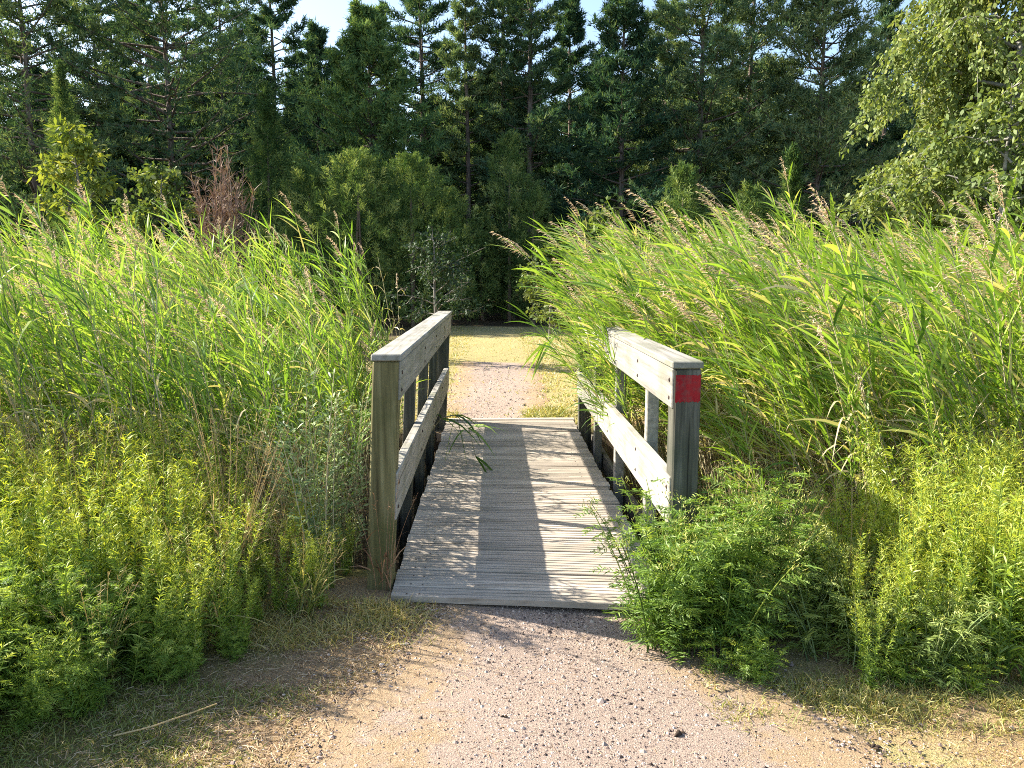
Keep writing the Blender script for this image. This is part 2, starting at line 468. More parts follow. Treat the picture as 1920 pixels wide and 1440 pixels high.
# loose gravel stones: nobody could count them
def pebbles(name, n, fx, size):
    mb = MB()
    x, y = fx(n)
    z = gz(x, y)
    s = size * np.exp(rng.normal(0, .38, n))
    base = np.array([(1, 0, 0), (.3, .9, 0), (-.8, .55, 0), (-.8, -.6, 0), (.35, -.95, 0), (.2, .1, .8)], float)
    V = base[None] * s[:, None, None] * (1 + rng.normal(0, .22, (n, 6, 1)))
    a = rng.random(n) * 6.28
    c, sn = np.cos(a)[:, None], np.sin(a)[:, None]
    V = np.stack([V[..., 0] * c - V[..., 1] * sn, V[..., 0] * sn + V[..., 1] * c, V[..., 2] * rng.uniform(.5, 1, (n, 1))], -1)
    V = V + np.stack([x, y, z + .010], -1)[:, None]
    q = np.array([(0, 1, 5, 5), (1, 2, 5, 5), (2, 3, 5, 5), (3, 4, 5, 5), (4, 0, 5, 5)])
    # degenerate quads would break shading: use edge midpoints as fourth corner
    V2 = np.concatenate([V] + [((V[:, [b]] + V[:, [5]]) / 2) for b in (1, 2, 3, 4, 0)], 1)
    q = np.array([(0, 1, 6, 5), (1, 2, 7, 5), (2, 3, 8, 5), (3, 4, 9, 5), (4, 0, 10, 5)])
    Q = (q[None] + (np.arange(n) * 11)[:, None, None]).reshape(-1, 4)
    mb.soft = False
    mb.add(V2.reshape(-1, 3), Q, np.repeat(rng.random(n), 11))
    o = mb.build(name, M['stone']); tag(o, kind="stuff")
    return o
M['stone'] = leaf_mat("gravel_stone", [(0, (.05, .035, .03)), (.35, (.18, .13, .11)), (.7, (.42, .33, .275)), (1, (.52, .44, .38))], 0, (1, 1, 1), .02)
def near_pts(n):
    y = 1.9 + 1.8 * rng.random(n)
    e = rng.normal(0, .55, n)
    hw = .60 + .42 * np.maximum(0, 3.7 - y)
    return .30 + .06 * (3.7 - y) + e * hw * .8, y
pebbles("gravel", 46000, near_pts, .0042)
def far_pts(n):
    y = 8.4 + 5 * rng.random(n) ** 1.5
    return -.02 + rng.normal(0, .4, n), y
pebbles("gravel", 3500, far_pts, .009)
M['asphalt'] = ground_mat("asphalt", [[(.3, (.035, .035, .038)), (.7, (.085, .083, .085))]], .008, 160)
road = grid(np.arange(-14, 14.1, .5), np.arange(-4.5, 2.31, .2), lambda x, y: gz(x, y) + .03, lambda x, y: 0 * x, "road", M['asphalt'])

# ------------------------------------------------------------------ footbridge
bridge = empty("footbridge", (0, 3.7, 0))
tag(bridge, "weathered timber footbridge with board railings and a ribbed plank deck", "footbridge")
OFF = np.array([0, 3.7, 0])
def part(mb, name, mat, label=None, parent=bridge, smooth=False):
    mb.soft = False
    o = mb.build(name, mat, parent, smooth)
    b = bmesh.new(); b.from_mesh(o.data); bmesh.ops.recalc_face_normals(b, faces=b.faces); b.to_mesh(o.data); b.free()
    o.data.transform(Matrix.Translation(Vector(-OFF)))
    if label: o["label"] = label
    return o
DX0, DX1 = -.53, .87
mb = MB()
y = 0.0; pitch = .117; npl = 40
for k in range(npl):
    # cross-section of one plank with two milled grooves; skew of the near end fades out
    y0 = 3.66 + k * pitch; y1 = y0 + pitch - .010
    w_ = y1 - y0; zt = rng.normal(0, .0022); sag = -.02 * math.sin(math.pi * k / npl) * 0
    prof = [(0, -.034), (0, -.004), (.004, 0)]
    for g in (.33, .66):
        gy = w_ * g
        prof += [(gy - .0055, 0), (gy - .003, -.008), (gy + .003, -.008), (gy + .0055, 0)]
    prof += [(w_ - .004, 0), (w_, -.004), (w_, -.034)]
    prof = np.array(prof)
    xa = DX0 + rng.normal(0, .006); xb = DX1 + rng.normal(0, .006)
    skew = .17 * (1 - k / npl) ** 1.0
    nxs = 7
    xs_ = np.linspace(xa, xb, nxs)
    V = np.array([[(xx, y0 + p[0] - skew * (xx - DX0) / (DX1 - DX0) + .075 + .0015 * math.sin(xx * 7 + k), p[1] + zt + .0015 * math.sin(xx * 4 + k * 2.1)) for p in prof] for xx in xs_])
    npn = len(prof)
    Q = []
    for a in range(nxs - 1):
        for b in range(npn - 1):
            Q.append((a * npn + b, a * npn + b + 1, (a + 1) * npn + b + 1, (a + 1) * npn + b))
    V = V.reshape(-1, 3)
    tq = rng.random()
    mb.add(V, Q, tq)
    for a in (0, nxs - 1):                                   # end grain
        e = np.vstack([V[a * npn:(a + 1) * npn]])
        top = [0, 1, npn - 2, npn - 1]
        mb.add(e[top], [(0, 1, 2, 3)], tq)
    for xn in (DX0 + .09, DX0 + .15, DX1 - .17, DX1 - .11):
        yn = y0 + w_ * .17 + rng.normal(0, .003) - skew * (xn - DX0) / (DX1 - DX0) + .075; xn += rng.normal(0, .006); q = .0042
        mb.add([(xn - q, yn - q, zt + .0022), (xn + q, yn - q, zt + .0022), (xn + q, yn + q, zt + .0022), (xn - q, yn + q, zt + .0022)], [(0, 1, 2, 3)], .5, 1)
part(mb, "deck", [M['deck'], M['nail']])
for xb in (DX0 + .12, DX1 - .14):
    mb = MB(); box(mb, xb - .06, xb + .06, 3.72, 8.45, -.23, -.037, .4); part(mb, "beam", M['beam'])
mb = MB(); box(mb, DX0 + .02, DX1 - .02, 3.69, 3.76, -.17, -.036, .4, .004, lambda V: V + np.stack([0 * V[:, 0], -.15 * (V[:, 0] - DX0) / (DX1 - DX0) + .08, 0 * V[:, 0]], 1)); part(mb, "end_beam", M['beam'])
mb = MB(); box(mb, DX0 + .02, DX1 + .02, 8.43, 8.53, -.10, .012, .6, .006); part(mb, "threshold", M['deck'])

def lean(xi, k):
    return lambda V: V + np.stack([k * (V[:, 2] - 1.2), 0 * V[:, 0], 0 * V[:, 0]], 1)
# left railing: inner face near x=-.46 ; right railing: inner face near x=.785
PW = .132
def railing(side, xin, ya, yb, posts, endmat, leank, zt):
    s = -1 if side == 'l' else 1
    xo = xin + s * PW
    sh = lean(xin, leank)
    def bx(x0, x1, *a, **k):
        m = MB(); box(m, min(x0, x1), max(x0, x1), *a, shear=sh, **k); return m
    # near end post and far end post
    p = part(bx(xin, xo, ya, ya + PW, -.75, zt - .037, T=.5, bev=.008), "post", endmat)
    if side == 'r':
        p["label"] = "near post with a red painted band at its top"
        m = MB(); nc = 22; xs_ = np.linspace(xin + .004, xo - .004, nc)
        zb = zt - .200 + rng.normal(0, .0035, nc) - .006 * (rng.random(nc) < .15); zu = zt - .068 + rng.normal(0, .0015, nc)
        V = np.stack([np.stack([xs_, np.full(nc, ya - .0015), zz], 1) for zz in (zb, zb * .5 + zu * .5, zu)]).reshape(-1, 3)
        m.add(V, [(r_ * nc + c_, r_ * nc + c_ + 1, (r_ + 1) * nc + c_ + 1, (r_ + 1) * nc + c_) for r_ in range(2) for c_ in range(nc - 1)], .5)
        part(m, "paint_mark", M['red'], "red painted trail mark", p)
    else:
        p["label"] = "brownish green near post leaning outward"
    part(bx(xin, xo, yb - .1, yb, -.75, zt - .037, T=.3), "post", M['post_grey'])
    for py in posts:
        part(bx(xin + s * .046, xin + s * .046 + s * .075, py - .034, py + .034, -.75, zt - .037, T=rng.random()), "post", M['rail'] if side == 'r' else M['post_grey'])
    for py in list(posts) + [ya + .07, yb - .05]:
        for zc in (zt - .19, zt - .10, .40, .53):
            m = MB()
            x0 = xin - s * .0095
            tube(m, [(x0, py, zc), (x0 - s * .004, py, zc), (x0 - s * .0065, py, zc)], [.011, .010, .003], 8)
            for q in m.V: q[:, 0] += leank * (zc - 1.2)
            part(m, "bolt", M['nail'])
    # boards: two lengths butted, proud of the posts by a few mm
    for (z0, z1, nm) in ((zt - .238, zt - .039, "top_rail"), (.341, .593, "lower_rail")):
        t = rng.random()
        ys_ = [ya + .014, (ya + yb) / 2 + .55, yb + .01]
        for a, b in zip(ys_[:-1], ys_[1:]):
            part(bx(xin - s * .010, xin + s * .044, a, b - .004, z0, z1, T=rng.random(), bev=.005), nm, M['rail'])
    c = MB()
    ys_ = [ya - .012, (ya + yb) / 2 + .55, yb + .015]
    for a, b in zip(ys_[:-1], ys_[1:]):
        box(c, min(xin - s * .016, xo + s * .006), max(xin - s * .016, xo + s * .006), a, b - .003, zt - .035, zt, rng.random(), .005, sh)
    part(c, "handrail_cap", M['rail'])
    # side beam carrying the posts
    part(bx(xin + s * .125 + s * .003, xin + s * .17 , ya + .3, yb - .1, -.24, -.06, T=.4), "side_beam", M['beam'])
railing('l', -.478, 3.86, 8.5, (5.26, 6.29, 7.33), M['post_green'], .05, 1.207)
railing('r', .884, 3.74, 8.1, (4.67, 5.87, 7.1), M['post_grey'], 0, 1.18)

# ------------------------------------------------------------------ reeds
def reed(seed_lean, h=2.3, plume=True, dead=False, nl=15):
    """culm, leaves and plume of one reed leaning towards -x"""
    culm, leaf, plm = MB(), MB(), MB()
    K = 8
    u = np.linspace(0, 1, K)
    sway = rng.normal(0, .04)
    path = np.stack([-seed_lean * h * u ** 1.7, sway * h * u ** 1.5, h * u * (1 - .22 * seed_lean * u)], 1)
    tube(culm, path, np.linspace(.0065, .0025, K), 3, rng.random())
    n = 7 if dead else nl
    plume = plume or (dead and seed_lean > .2)
    uu = np.sort(rng.uniform(.46, .99, n) ** .9)
    P = np.stack([np.interp(uu, u, path[:, k]) for k in range(3)], 1)
    tan = nrm(np.gradient(path, axis=0)); Tn = np.stack([np.interp(uu, u, tan[:, k]) for k in range(3)], 1)
    side = np.where(np.arange(n) % 4, 1.0, -.3) * rng.uniform(.6, 1.2, n)
    lee = np.stack([-np.ones(n), rng.normal(-.1, .7, n), np.zeros(n)], 1)
    D = Tn * .80 + nrm(lee) * side[:, None] * .58 + rnd(n, .15)
    Lg = rng.uniform(.26, .50, n) * (1 - .35 * np.abs(uu - .65))
    tint = np.clip(rng.normal(.54, .22, n), 0, .9)
    deadm = (uu < .58) | dead
    tint = np.where(deadm & (rng.random(n) < (1 if dead else .6)), rng.uniform(.92, 1, n), tint)
    dr = np.where(deadm, rng.uniform(.5, .9, n), rng.uniform(.08, .42, n))
    ribbons(leaf, P, D, Lg, rng.uniform(.010, .021, n), dr, 4, 'leaf', tint)
    if plume:
        top = path[-1]; t = tan[-1]
        ax = np.linspace(-.02, .22, 13)
        PP = top + t * ax[:, None] + np.array([-1, 0, -.3]) * (ax[:, None] ** 2) * 1.2
        m = 5
        PP = np.repeat(PP, m, 0)
        D = t * .8 + np.array([-.55, 0, -.1]) + rnd(len(PP), .38)
        ribbons(plm, PP, D, rng.uniform(.035, .085, len(PP)) * (1.15 - np.repeat(ax, m) * 2.6), .007, rng.uniform(.2, .7, len(PP)), 2, 'leaf')
    return culm, leaf, plm
reedsR = [reed(rng.uniform(.18, .46), rng.uniform(2.15, 2.55) + .12 * (k % 8 == 0), k % 8 == 0, nl=30, dead=k % 5 == 4) for k in range(16)]
reedsL = [reed(rng.uniform(.08, .30), rng.uniform(2.05, 2.4) + .10 * (k % 8 == 0), k % 8 == 0, nl=28, dead=k % 4 == 3) for k in range(16)]
def reed_objs(variants, label, plabel, g, pg):
    out = []
    for c, l, p in variants:
        e = empty("common_reed", (0, -50, 0))
        c.build("stem", M['reed_stem'], e); l.build("leaves", M['reed_leaf'], e)
        hp = len(p.V) > 0
        if hp: p.build("plume", M['plume'], e)
        tag(e, plabel if hp else label, "reed", pg if hp else g)
        out.append([e, False])
    return out
protoR = reed_objs(reedsR, "green leafy reed bending over beside the railing with the red mark", "reed with a feathery buff plume, in the windswept bed beyond the red mark",
                   "leafy reeds in the windswept bed", "plumed reeds in the windswept bed")
protoL = reed_objs(reedsL, "green leafy reed in the upright bed beside the brownish green post", "reed with a feathery buff plume, in the bed beside the brownish green post",
                   "leafy reeds in the upright bed", "plumed reeds in the upright bed")
def place(protos, k, loc, rz, s, tilt=(0, 0)):
    e, used = protos[k]
    if not used:
        e.location = loc; e.rotation_euler = (tilt[0], tilt[1], rz); e.scale = (s, s, s); protos[k][1] = True
        return e
    return dup(e, loc, rz, s, tilt=tilt)
def in_right(x, y):
    return (x > 1.42 + .70 * np.clip((6.2 - y) / 1.6, 0, 1) + .10 * np.clip(y - 7.5, 0, 4)) & (y > 3.95 + .05 * x)
def in_left(x, y):
    return (x < -.84 - .025 * (y - 4)) & (y > 4.25 + .02 * -x) & (rng.random(np.shape(x)) < np.clip((-x - .5) / .7, .55, 1)) & ((y < 9) | (x < -3.2))
def hleft(x, y):
    return (.80 + .20 * np.clip((-x - .9) / 1.1, 0, 1)) * (.84 + .16 * np.clip((y - 4.2) / 1.5, 0, 1))
def sample(n, test, x0, x1, y0, y1):
    P = np.zeros((0, 2))
    while len(P) < n:
        c = np.stack([rng.uniform(x0, x1, 4 * n), rng.uniform(y0, y1, 4 * n)], 1)
        P = np.concatenate([P, c[test(c[:, 0], c[:, 1])]])
    return P[:n]
# individuals: the front of each bed and the strips along the railings
P = np.concatenate([sample(55, in_right, 1.0, 4.6, 4.0, 5.6), sample(30, in_right, 1.4, 2.0, 6.0, 9.0)])
for x, y in P:
    k = rng.integers(0, 16)
    place(protoR, k, (x, y, float(gz(x, y))), rng.normal(.05, .45), rng.uniform(.84, 1.1), (rng.normal(0, .05), rng.normal(0, .05)))
P = np.concatenate([sample(55, in_left, -4.4, -.85, 4.2, 5.6), sample(38, in_left, -1.5, -.84, 5.0, 8.8)])
for x, y in P:
    k = rng.integers(0, 16)
    place(protoL, k, (x, y, float(gz(x, y))), rng.normal(.0, .9), rng.uniform(.85, 1.1) * float(hleft(x, y)))
for x, y in sample(24, lambda x, y: x > 0, 1.1, 1.35, 5.6, 7.4):
    place(protoR, rng.integers(1, 8), (x, y, float(gz(x, y)) + .1), rng.normal(.05, .5), rng.uniform(.6, .86))
for x, y in sample(26, in_right, 1.6, 5.2, 5.0, 7.2):
    place(protoR, (0, 8)[rng.integers(0, 2)], (x, y, float(gz(x, y))), rng.normal(.05, .4), rng.uniform(.98, 1.1))
for x, y in sample(40, lambda x, y: x > 0, 1.55, 2.6, 4.0, 5.6):
    place(protoR, rng.integers(1, 8), (x, y, float(gz(x, y))), rng.normal(.05, .6), rng.uniform(.58, .80), (rng.normal(0, .08), rng.normal(.06, .08)))
for px, y in zip(rng.uniform(60, 350, 22), rng.uniform(4.6, 6.2, 22)):
    place(protoL, (0, 8)[rng.integers(0, 2)], (X(px, y), y, float(gz(X(px, y), y))), rng.normal(0, .8), rng.uniform(.84, .98))
# the mass of both beds
def merge(variants, P, rz, s, jx=0):
    mb = MB()
    for (x, y), a, sc_ in zip(P, rz, s):
        v = variants[rng.integers(0, len(variants))]
        c, sn = math.cos(a), math.sin(a)
        z = float(gz(x, y))
        for mi, part_ in enumerate(v):
            V, Q, T, I = part_.arrays()
            if len(V) == 0: continue
            W = V * sc_
            W = np.stack([W[:, 0] * c - W[:, 1] * sn + x, W[:, 0] * sn + W[:, 1] * c + y, W[:, 2] + z], 1)
            mb.add(W, Q, np.clip(T + rng.normal(0, .06), 0, 1), mi)
    return mb
P = np.concatenate([sample(1500, in_right, 1.0, 6.5, 4.2, 8.5), sample(420, in_right, 1.3, 11, 8.5, 12.5)])
n = len(P)
o = merge(reedsR, P, rng.normal(.05, .45, n), rng.uniform(.82, 1.12, n)).build("reed_bed", [M['reed_stem'], M['reed_leaf'], M['plume']])
tag(o, "dense mass of windswept green reeds behind the railing with the red mark", "reeds", None, "stuff")
P = np.concatenate([sample(1350, in_left, -6.5, -.85, 4.4, 8.5), sample(420, in_left, -11, -1.7, 8.5, 12.5)])
n = len(P)
hs = rng.uniform(.78, 1.05, n) * hleft(P[:, 0], P[:, 1])
o = merge(reedsL, P, rng.normal(0, .9, n), hs).build("reed_bed", [M['reed_stem'], M['reed_leaf'], M['plume']])
tag(o, "dense mass of upright green reeds behind the railing with the brownish green post", "reeds", None, "stuff")

# ------------------------------------------------------------------ bank plants
def stem_paths(n, h, spread, lean_=(0, 0)):
    out = []
    for k in range(n):
        a = rng.random() * 6.28; b = rng.uniform(0, .07)
        u = np.linspace(0, 1, 6)
        hh = h * rng.uniform(.72, 1.05); sp = spread * rng.uniform(.3, 1)
        p = np.stack([b * math.cos(a) + math.cos(a) * sp * hh * u ** 1.6 + lean_[0] * u ** 2, b * math.sin(a) + math.sin(a) * sp * hh * u ** 1.6 + lean_[1] * u ** 2, hh * u * (1 - .15 * sp * u)], 1)
        out.append(p)
    return out
def on_path(p, uu):
    u = np.linspace(0, 1, len(p)); t = nrm(np.gradient(p, axis=0))
    return np.stack([np.interp(uu, u, p[:, k]) for k in range(3)], 1), np.stack([np.interp(uu, u, t[:, k]) for k in range(3)], 1)
def goldenrod(h=.95, ns=8, flower=True):
    st, lf, fl = MB(), MB(), MB()
    for p in stem_paths(ns, h, .22):
        tube(st, p, np.linspace(.0035, .0015, 6), 3, rng.random())
        n = 92
        uu = np.sort(rng.uniform(.03, 1, n)); P, T = on_path(p, uu)
        D = T * .75 + nrm(rnd(n) * np.array([1, 1, .15])) * .75
        ribbons(lf, P, D, (.075 - .035 * uu) * rng.uniform(.8, 1.3, n), .0105 - .004 * uu, rng.uniform(.1, .5, n), 2, 'leaf', np.clip(uu * .6 + rng.normal(.30, .18, n), 0, 1))
        # side shoots near the tip
        m = 7
        uu = rng.uniform(.62, .97, m); P, T = on_path(p, uu)
        D = nrm(T * .9 + nrm(rnd(m) * np.array([1, 1, .2])) * .6)
        for q, d in zip(P, D):
            L = rng.uniform(.06, .13); k = 12
            t = rng.random(k)
            ribbons(fl if flower else lf, q + d * (t * L)[:, None], d * .6 + rnd(k, .55), rng.uniform(.018, .035, k), .0055, .2, 1, 'oval', np.clip(rng.normal(.45, .25, k), 0, 1))
    return st, lf, fl
def tansy(h=.8, ns=8, flower=True, comp=9, fine=13, lw=.0065):
    st, lf, fl = MB(), MB(), MB()
    for p in stem_paths(ns, h, .42):
        tube(st, p, np.linspace(.0045, .002, 6), 3, rng.random())
        n = comp
        uu = np.linspace(.12, .98, n) + rng.normal(0, .02, n); P, T = on_path(p, uu)
        az = nrm(rnd(n) * np.array([1, 1, .1]))
        D = nrm(T * .45 + az * .9)
        for q, d, ub in zip(P, D, uu):
            L = rng.uniform(.12, .19) * (1.1 - .45 * ub)
            k = fine
            t = np.repeat(np.linspace(.1, 1, k), 2)
            rach = q + d * (t * L)[:, None] + np.array([0, 0, -1]) * (.35 * L * t ** 2)[:, None]
            sd = nrm(np.cross(d, np.array([0, 0, 1.0]) + rnd(1, .25)[0]))
            sgn = np.where(np.arange(2 * k) % 2, 1, -1)
            DD = sd * sgn[:, None] * .85 + d * .6 + rnd(2 * k, .12)
            ll = L * .38 * np.sin(np.pi * np.clip(t * .8 + .15, 0, 1))
            ribbons(lf, rach + rnd(2 * k, .004), DD + rnd(2 * k, .18), ll * rng.uniform(.6, 1.2, 2 * k), lw, .25, 2, 'leaf', np.clip(np.full(2 * k, rng.normal(.35 + .3 * ub, .15)) + rng.normal(0, .06, 2 * k), 0, 1))
        if flower and rng.random() < .7:
            m = 26
            Pt, Tt = on_path(p, np.full(m, .99))
            ribbons(fl, Pt + rnd(m, .022), Tt + rnd(m, .6), .016, .013, 0, 1, 'oval')
    return st, lf, fl
def mugwort(h=1.0, ns=7):
    st, lf, fl = MB(), MB(), MB()
    for p in stem_paths(ns, h, .16):
        tube(st, p, np.linspace(.004, .0015, 6), 3, rng.random())
        n = 95
        uu = rng.uniform(.1, 1, n); P, T = on_path(p, uu)
        D = T * .7 + nrm(rnd(n) * np.array([1, 1, .2])) * .8
        ribbons(lf, P + D * rng.uniform(0, .05, (n, 1)), D, rng.uniform(.03, .06, n), .010, .3, 2, 'oval')
    return st, lf, fl
def drygrass(h=.8, ns=16, green=.0):
    st, lf, fl = MB(), MB(), MB()
    for p in stem_paths(ns, h, .33):
        tube(st, p, np.linspace(.0017, .0009, 6), 3, rng.random())
        m = 10
        uu = rng.uniform(.82, 1, m); P, T = on_path(p, uu)
        ribbons(fl, P, T + rnd(m, .35), rng.uniform(.02, .045, m), .005, .4, 1, 'oval')
        k = 4
        uu = rng.uniform(0, .5, k); P, T = on_path(p, uu)
        ribbons(lf, P, T + rnd(k, .35), rng.uniform(.15, .35, k), .006, .6, 4, 'blade')
    return st, lf, fl
def plant_proto(name, arr, mats, label, cat, group, flname="blossom"):
    e = empty(name, (0, -50, 0))
    for a, nm, m in zip(arr, ("stem", "leaves", flname), mats):
        if len(a.V): a.build(nm, m, e)
    tag(e, label, cat, group, 'thing')
    return [e, False]
MG = (M['tansy'], M['goldenrod'], M['goldenrod_flower'])
MT = (M['tansy'], M['tansy'], M['tansy_flower'])
MW = (M['reed_stem'], M['mugwort'], M['mugwort'])
MD = (M['dry'], M['dry'], M['dry'])
def scatter(protos, pts, smin=.85, smax=1.15, tilt=.08, hfun=None):
    for x, y in pts:
        s = rng.uniform(smin, smax) * (hfun(x, y) if hfun else 1)
        place(protos, rng.integers(0, len(protos)), (x, y, float(gz(x, y)) - .01), rng.random() * 6.28, s, (rng.normal(0, tilt), rng.normal(0, tilt)))
def poisson(test, x0, x1, y0, y1, r, tries=9000):
    pts = []
    for _ in range(tries):
        x, y = rng.uniform(x0, x1), rng.uniform(y0, y1)
        if not test(x, y): continue
        if all((x - a) ** 2 + (y - b) ** 2 > r * r for a, b in pts): pts.append((x, y))
    return pts
# left bank
gl = [plant_proto("goldenrod", goldenrod(rng.uniform(.85, 1.0), 9), MG, "yellow green goldenrod clump on the bank beside the brownish green post", "goldenrod", "goldenrod clumps beside the brownish green post") for _ in range(5)]
left_front = lambda y: -1.05 - .55 * (3.6 - y) * (y < 3.6)        # right edge of the left mass
tl = lambda x, y: x < (-.72 if y > 3.6 else -.62 - .62 * (3.55 - y)) and y > 2.72 + .12 * (-x - 1.4)
scatter(gl, [(-.86, 3.66), (-1.0, 3.58), (-1.12, 3.5)], .35, .5, .15)
scatter(gl, poisson(lambda x, y: tl(x, y) and y > 3.12 and (x < -1.15 or y > 3.6), -3.2, -.8, 3.1, 4.35, .148), .8, 1.12, .10, lambda x, y: .42 + .58 * min(1, max(0, (-.85 - x) / 1.0)))
tt = [plant_proto("tansy", tansy(rng.uniform(.50, .70), 11, False, 12, 16, .0048), (M['tansy'], M['feather'], M['tansy']), "fresh green feathery leaved plant low on the verge beneath the goldenrod", "herb", "feathery green plants beneath the goldenrod", ) for _ in range(4)]
scatter(tt, poisson(lambda x, y: x < -1.12 - .95 * (3.2 - y) and y < 3.25, -2.7, -.9, 2.25, 3.25, .16), .65, 1.05, .12, lambda x, y: .42 + .58 * min(1, max(0, (-1.1 - x) / .9)))
gf = [plant_proto("goldenrod", goldenrod(rng.uniform(.5, .62), 10, False), (M['feather'], M['feather'], M['feather']), "short lime green leafy weed among the feathery plants on the shaded verge", "weed", "short lime green weeds among the feathery plants") for _ in range(3)]
scatter(gf, poisson(lambda x, y: x < -1.05 - .95 * (3.25 - y) and y < 3.4, -2.6, -.9, 2.3, 3.4, .24), .75, 1.2, .15, lambda x, y: .5 + .5 * min(1, max(0, (-1.1 - x) / .8)))
gs = [plant_proto("grass_tuft", drygrass(rng.uniform(.45, .6), 22), (M['grass'], M['grass'], M['dry']), "thin grass tuft poking out of the feathery plants on the shaded verge", "grass", "grass tufts among the feathery plants", "seed_sprays") for _ in range(2)]
scatter(gs, poisson(lambda x, y: x < -1.1 - .95 * (3.25 - y), -2.6, -.7, 2.3, 3.7, .34), .8, 1.2, .12)
ml = [plant_proto("mugwort", mugwort(1.05, 8), MW, "grey green mugwort stems standing against the brownish green post", "mugwort", "mugwort stems against the brownish green post") for _ in range(2)]
scatter(ml, [(-.84, 4.2), (-.95, 4.05), (-.90, 3.9), (-1.05, 4.15)], .85, 1.1, .06)
dl = [plant_proto("dry_grass", drygrass(rng.uniform(.9, 1.25), 18), MD, "straw coloured tall grass tuft among the goldenrod and upright reeds", "grass", "tall straw grass tufts by the upright reeds", "seed_sprays") for _ in range(3)]
scatter(dl, poisson(lambda x, y: x < -1.0, -3.0, -.9, 3.6, 4.7, .33), .75, 1.05, .14)
# weed at the left post
wp = plant_proto("dead_weed", drygrass(.62, 9), (M['dead_stem'],) * 3, "reddish brown dead weed at the foot of the brownish green post", "weed", None, "seed_sprays")
place([wp], 0, (-.57, 3.86, float(gz(-.57, 3.86))), .4, 1.0)
# right bank
gr = [plant_proto("goldenrod", goldenrod(rng.uniform(.9, 1.05), 11), MG, "bright yellow goldenrod clump in front of the windswept reed bed", "goldenrod", "goldenrod clumps before the windswept reeds") for _ in range(4)]
scatter(gr, poisson(lambda x, y: x > 1.55 + .5 * (y - 3.1) * 0, 1.5, 3.1, 2.95, 3.95, .15), .75, 1.1, .10, lambda x, y: .55 + .47 * min(1, max(0, (x - 1.5) / .6)))
tb = [plant_proto("tansy", tansy(rng.uniform(.62, .75), 10, True, 11), MT, "bushy green tansy plant crowding the foot of the red marked post", "tansy", "tansy plants around the red marked post") for _ in range(3)]
scatter(tb, [(.80, 3.36), (.92, 3.28), (.74, 3.46), (1.04, 3.42), (.98, 3.56), (.82, 3.22), (1.16, 3.38), (1.16, 3.58), (.72, 3.30), (1.3, 3.5), (1.04, 3.26), (1.1, 3.66), (1.24, 3.7)], .78, 1.12, .13)
th = [plant_proto("wild_herb", tansy(rng.uniform(.46, .6), 9, True, 10), (M['mugwort'], M['herb'], M['tansy_flower']), "dull green herb between the tansy and the bright yellow goldenrod", "herb", "dull green herbs before the windswept reeds") for _ in range(3)]
scatter(th, poisson(lambda x, y: y > 3.34 - .5 * (x - 1.15), 1.12, 2.0, 3.0, 3.8, .16), .7, 1.15, .12)
lowp = [plant_proto("wild_herb", tansy(.3, 7, False, 7), (M['tansy'], M['goldenrod'], M['tansy']), "low pale green leafy plant on the sand in front of the tansy", "herb", "low pale plants at the edge of the sand") for _ in range(2)]
scatter(lowp, [(.98, 3.08), (1.08, 3.04), (1.15, 3.12), (1.72, 2.95), (1.95, 2.92), (1.62, 3.02)], .5, .75, .1)
dr_ = [plant_proto("dry_grass", drygrass(rng.uniform(.7, .95), 18), MD, "straw coloured grass tuft between the tansy and the bright yellow goldenrod", "grass", "straw grass tufts before the windswept reeds", "seed_sprays") for _ in range(2)]
scatter(dr_, poisson(lambda x, y: True, 1.15, 2.6, 3.5, 4.2, .36), .8, 1.05, .12)

# ------------------------------------------------------------------ turf blades (uncountable)
def turf(name, x, y, h, wd, tint, label):
    n = len(x)
    mb = MB()
    D = np.stack([rng.normal(0, .55, n), rng.normal(0, .55, n), np.ones(n) * .8], 1)
    ribbons(mb, np.stack([x, y, gz(x, y) - .003], 1), D, h, wd, rng.uniform(.2, .9, n), 2, 'blade', tint, up=.2)
    o = mb.build(name, M['grass']); tag(o, label, "grass", None, "stuff"); return o
def clumpy(n, x0, x1, y0, y1, dens):
    out = np.zeros((0, 2))
    while len(out) < n:
        c = np.stack([rng.uniform(x0, x1, 4 * n), rng.uniform(y0, y1, 4 * n)], 1)
        nz = .5 + .25 * np.sin(c[:, 0] * 9 + 2 * np.sin(c[:, 1] * 7)) + .25 * np.sin(c[:, 1] * 13 + 2 * np.sin(c[:, 0] * 5))
        out = np.concatenate([out, c[rng.random(len(c)) < dens(c[:, 0], c[:, 1]) * nz]])
    return out[:n].T
pathd = lambda x, y: np.clip((np.abs(x - .26 - .06 * (3.7 - y)) / (.62 + .55 * np.maximum(0, 3.7 - y)) - .35) / .6, 0, 1)
x, y = clumpy(52000, -2.6, 2.9, 1.95, 3.75, lambda x, y: pathd(x, y) ** 1.5)
t = np.clip(rng.normal(.86, .13, len(x)) - .35 * np.clip((-.9 - x) / .8, 0, 1), 0, 1)
turf("dry_turf", x, y, rng.uniform(.010, .032, len(x)), .0030, t, "short dry turf on both verges of the gravel path")
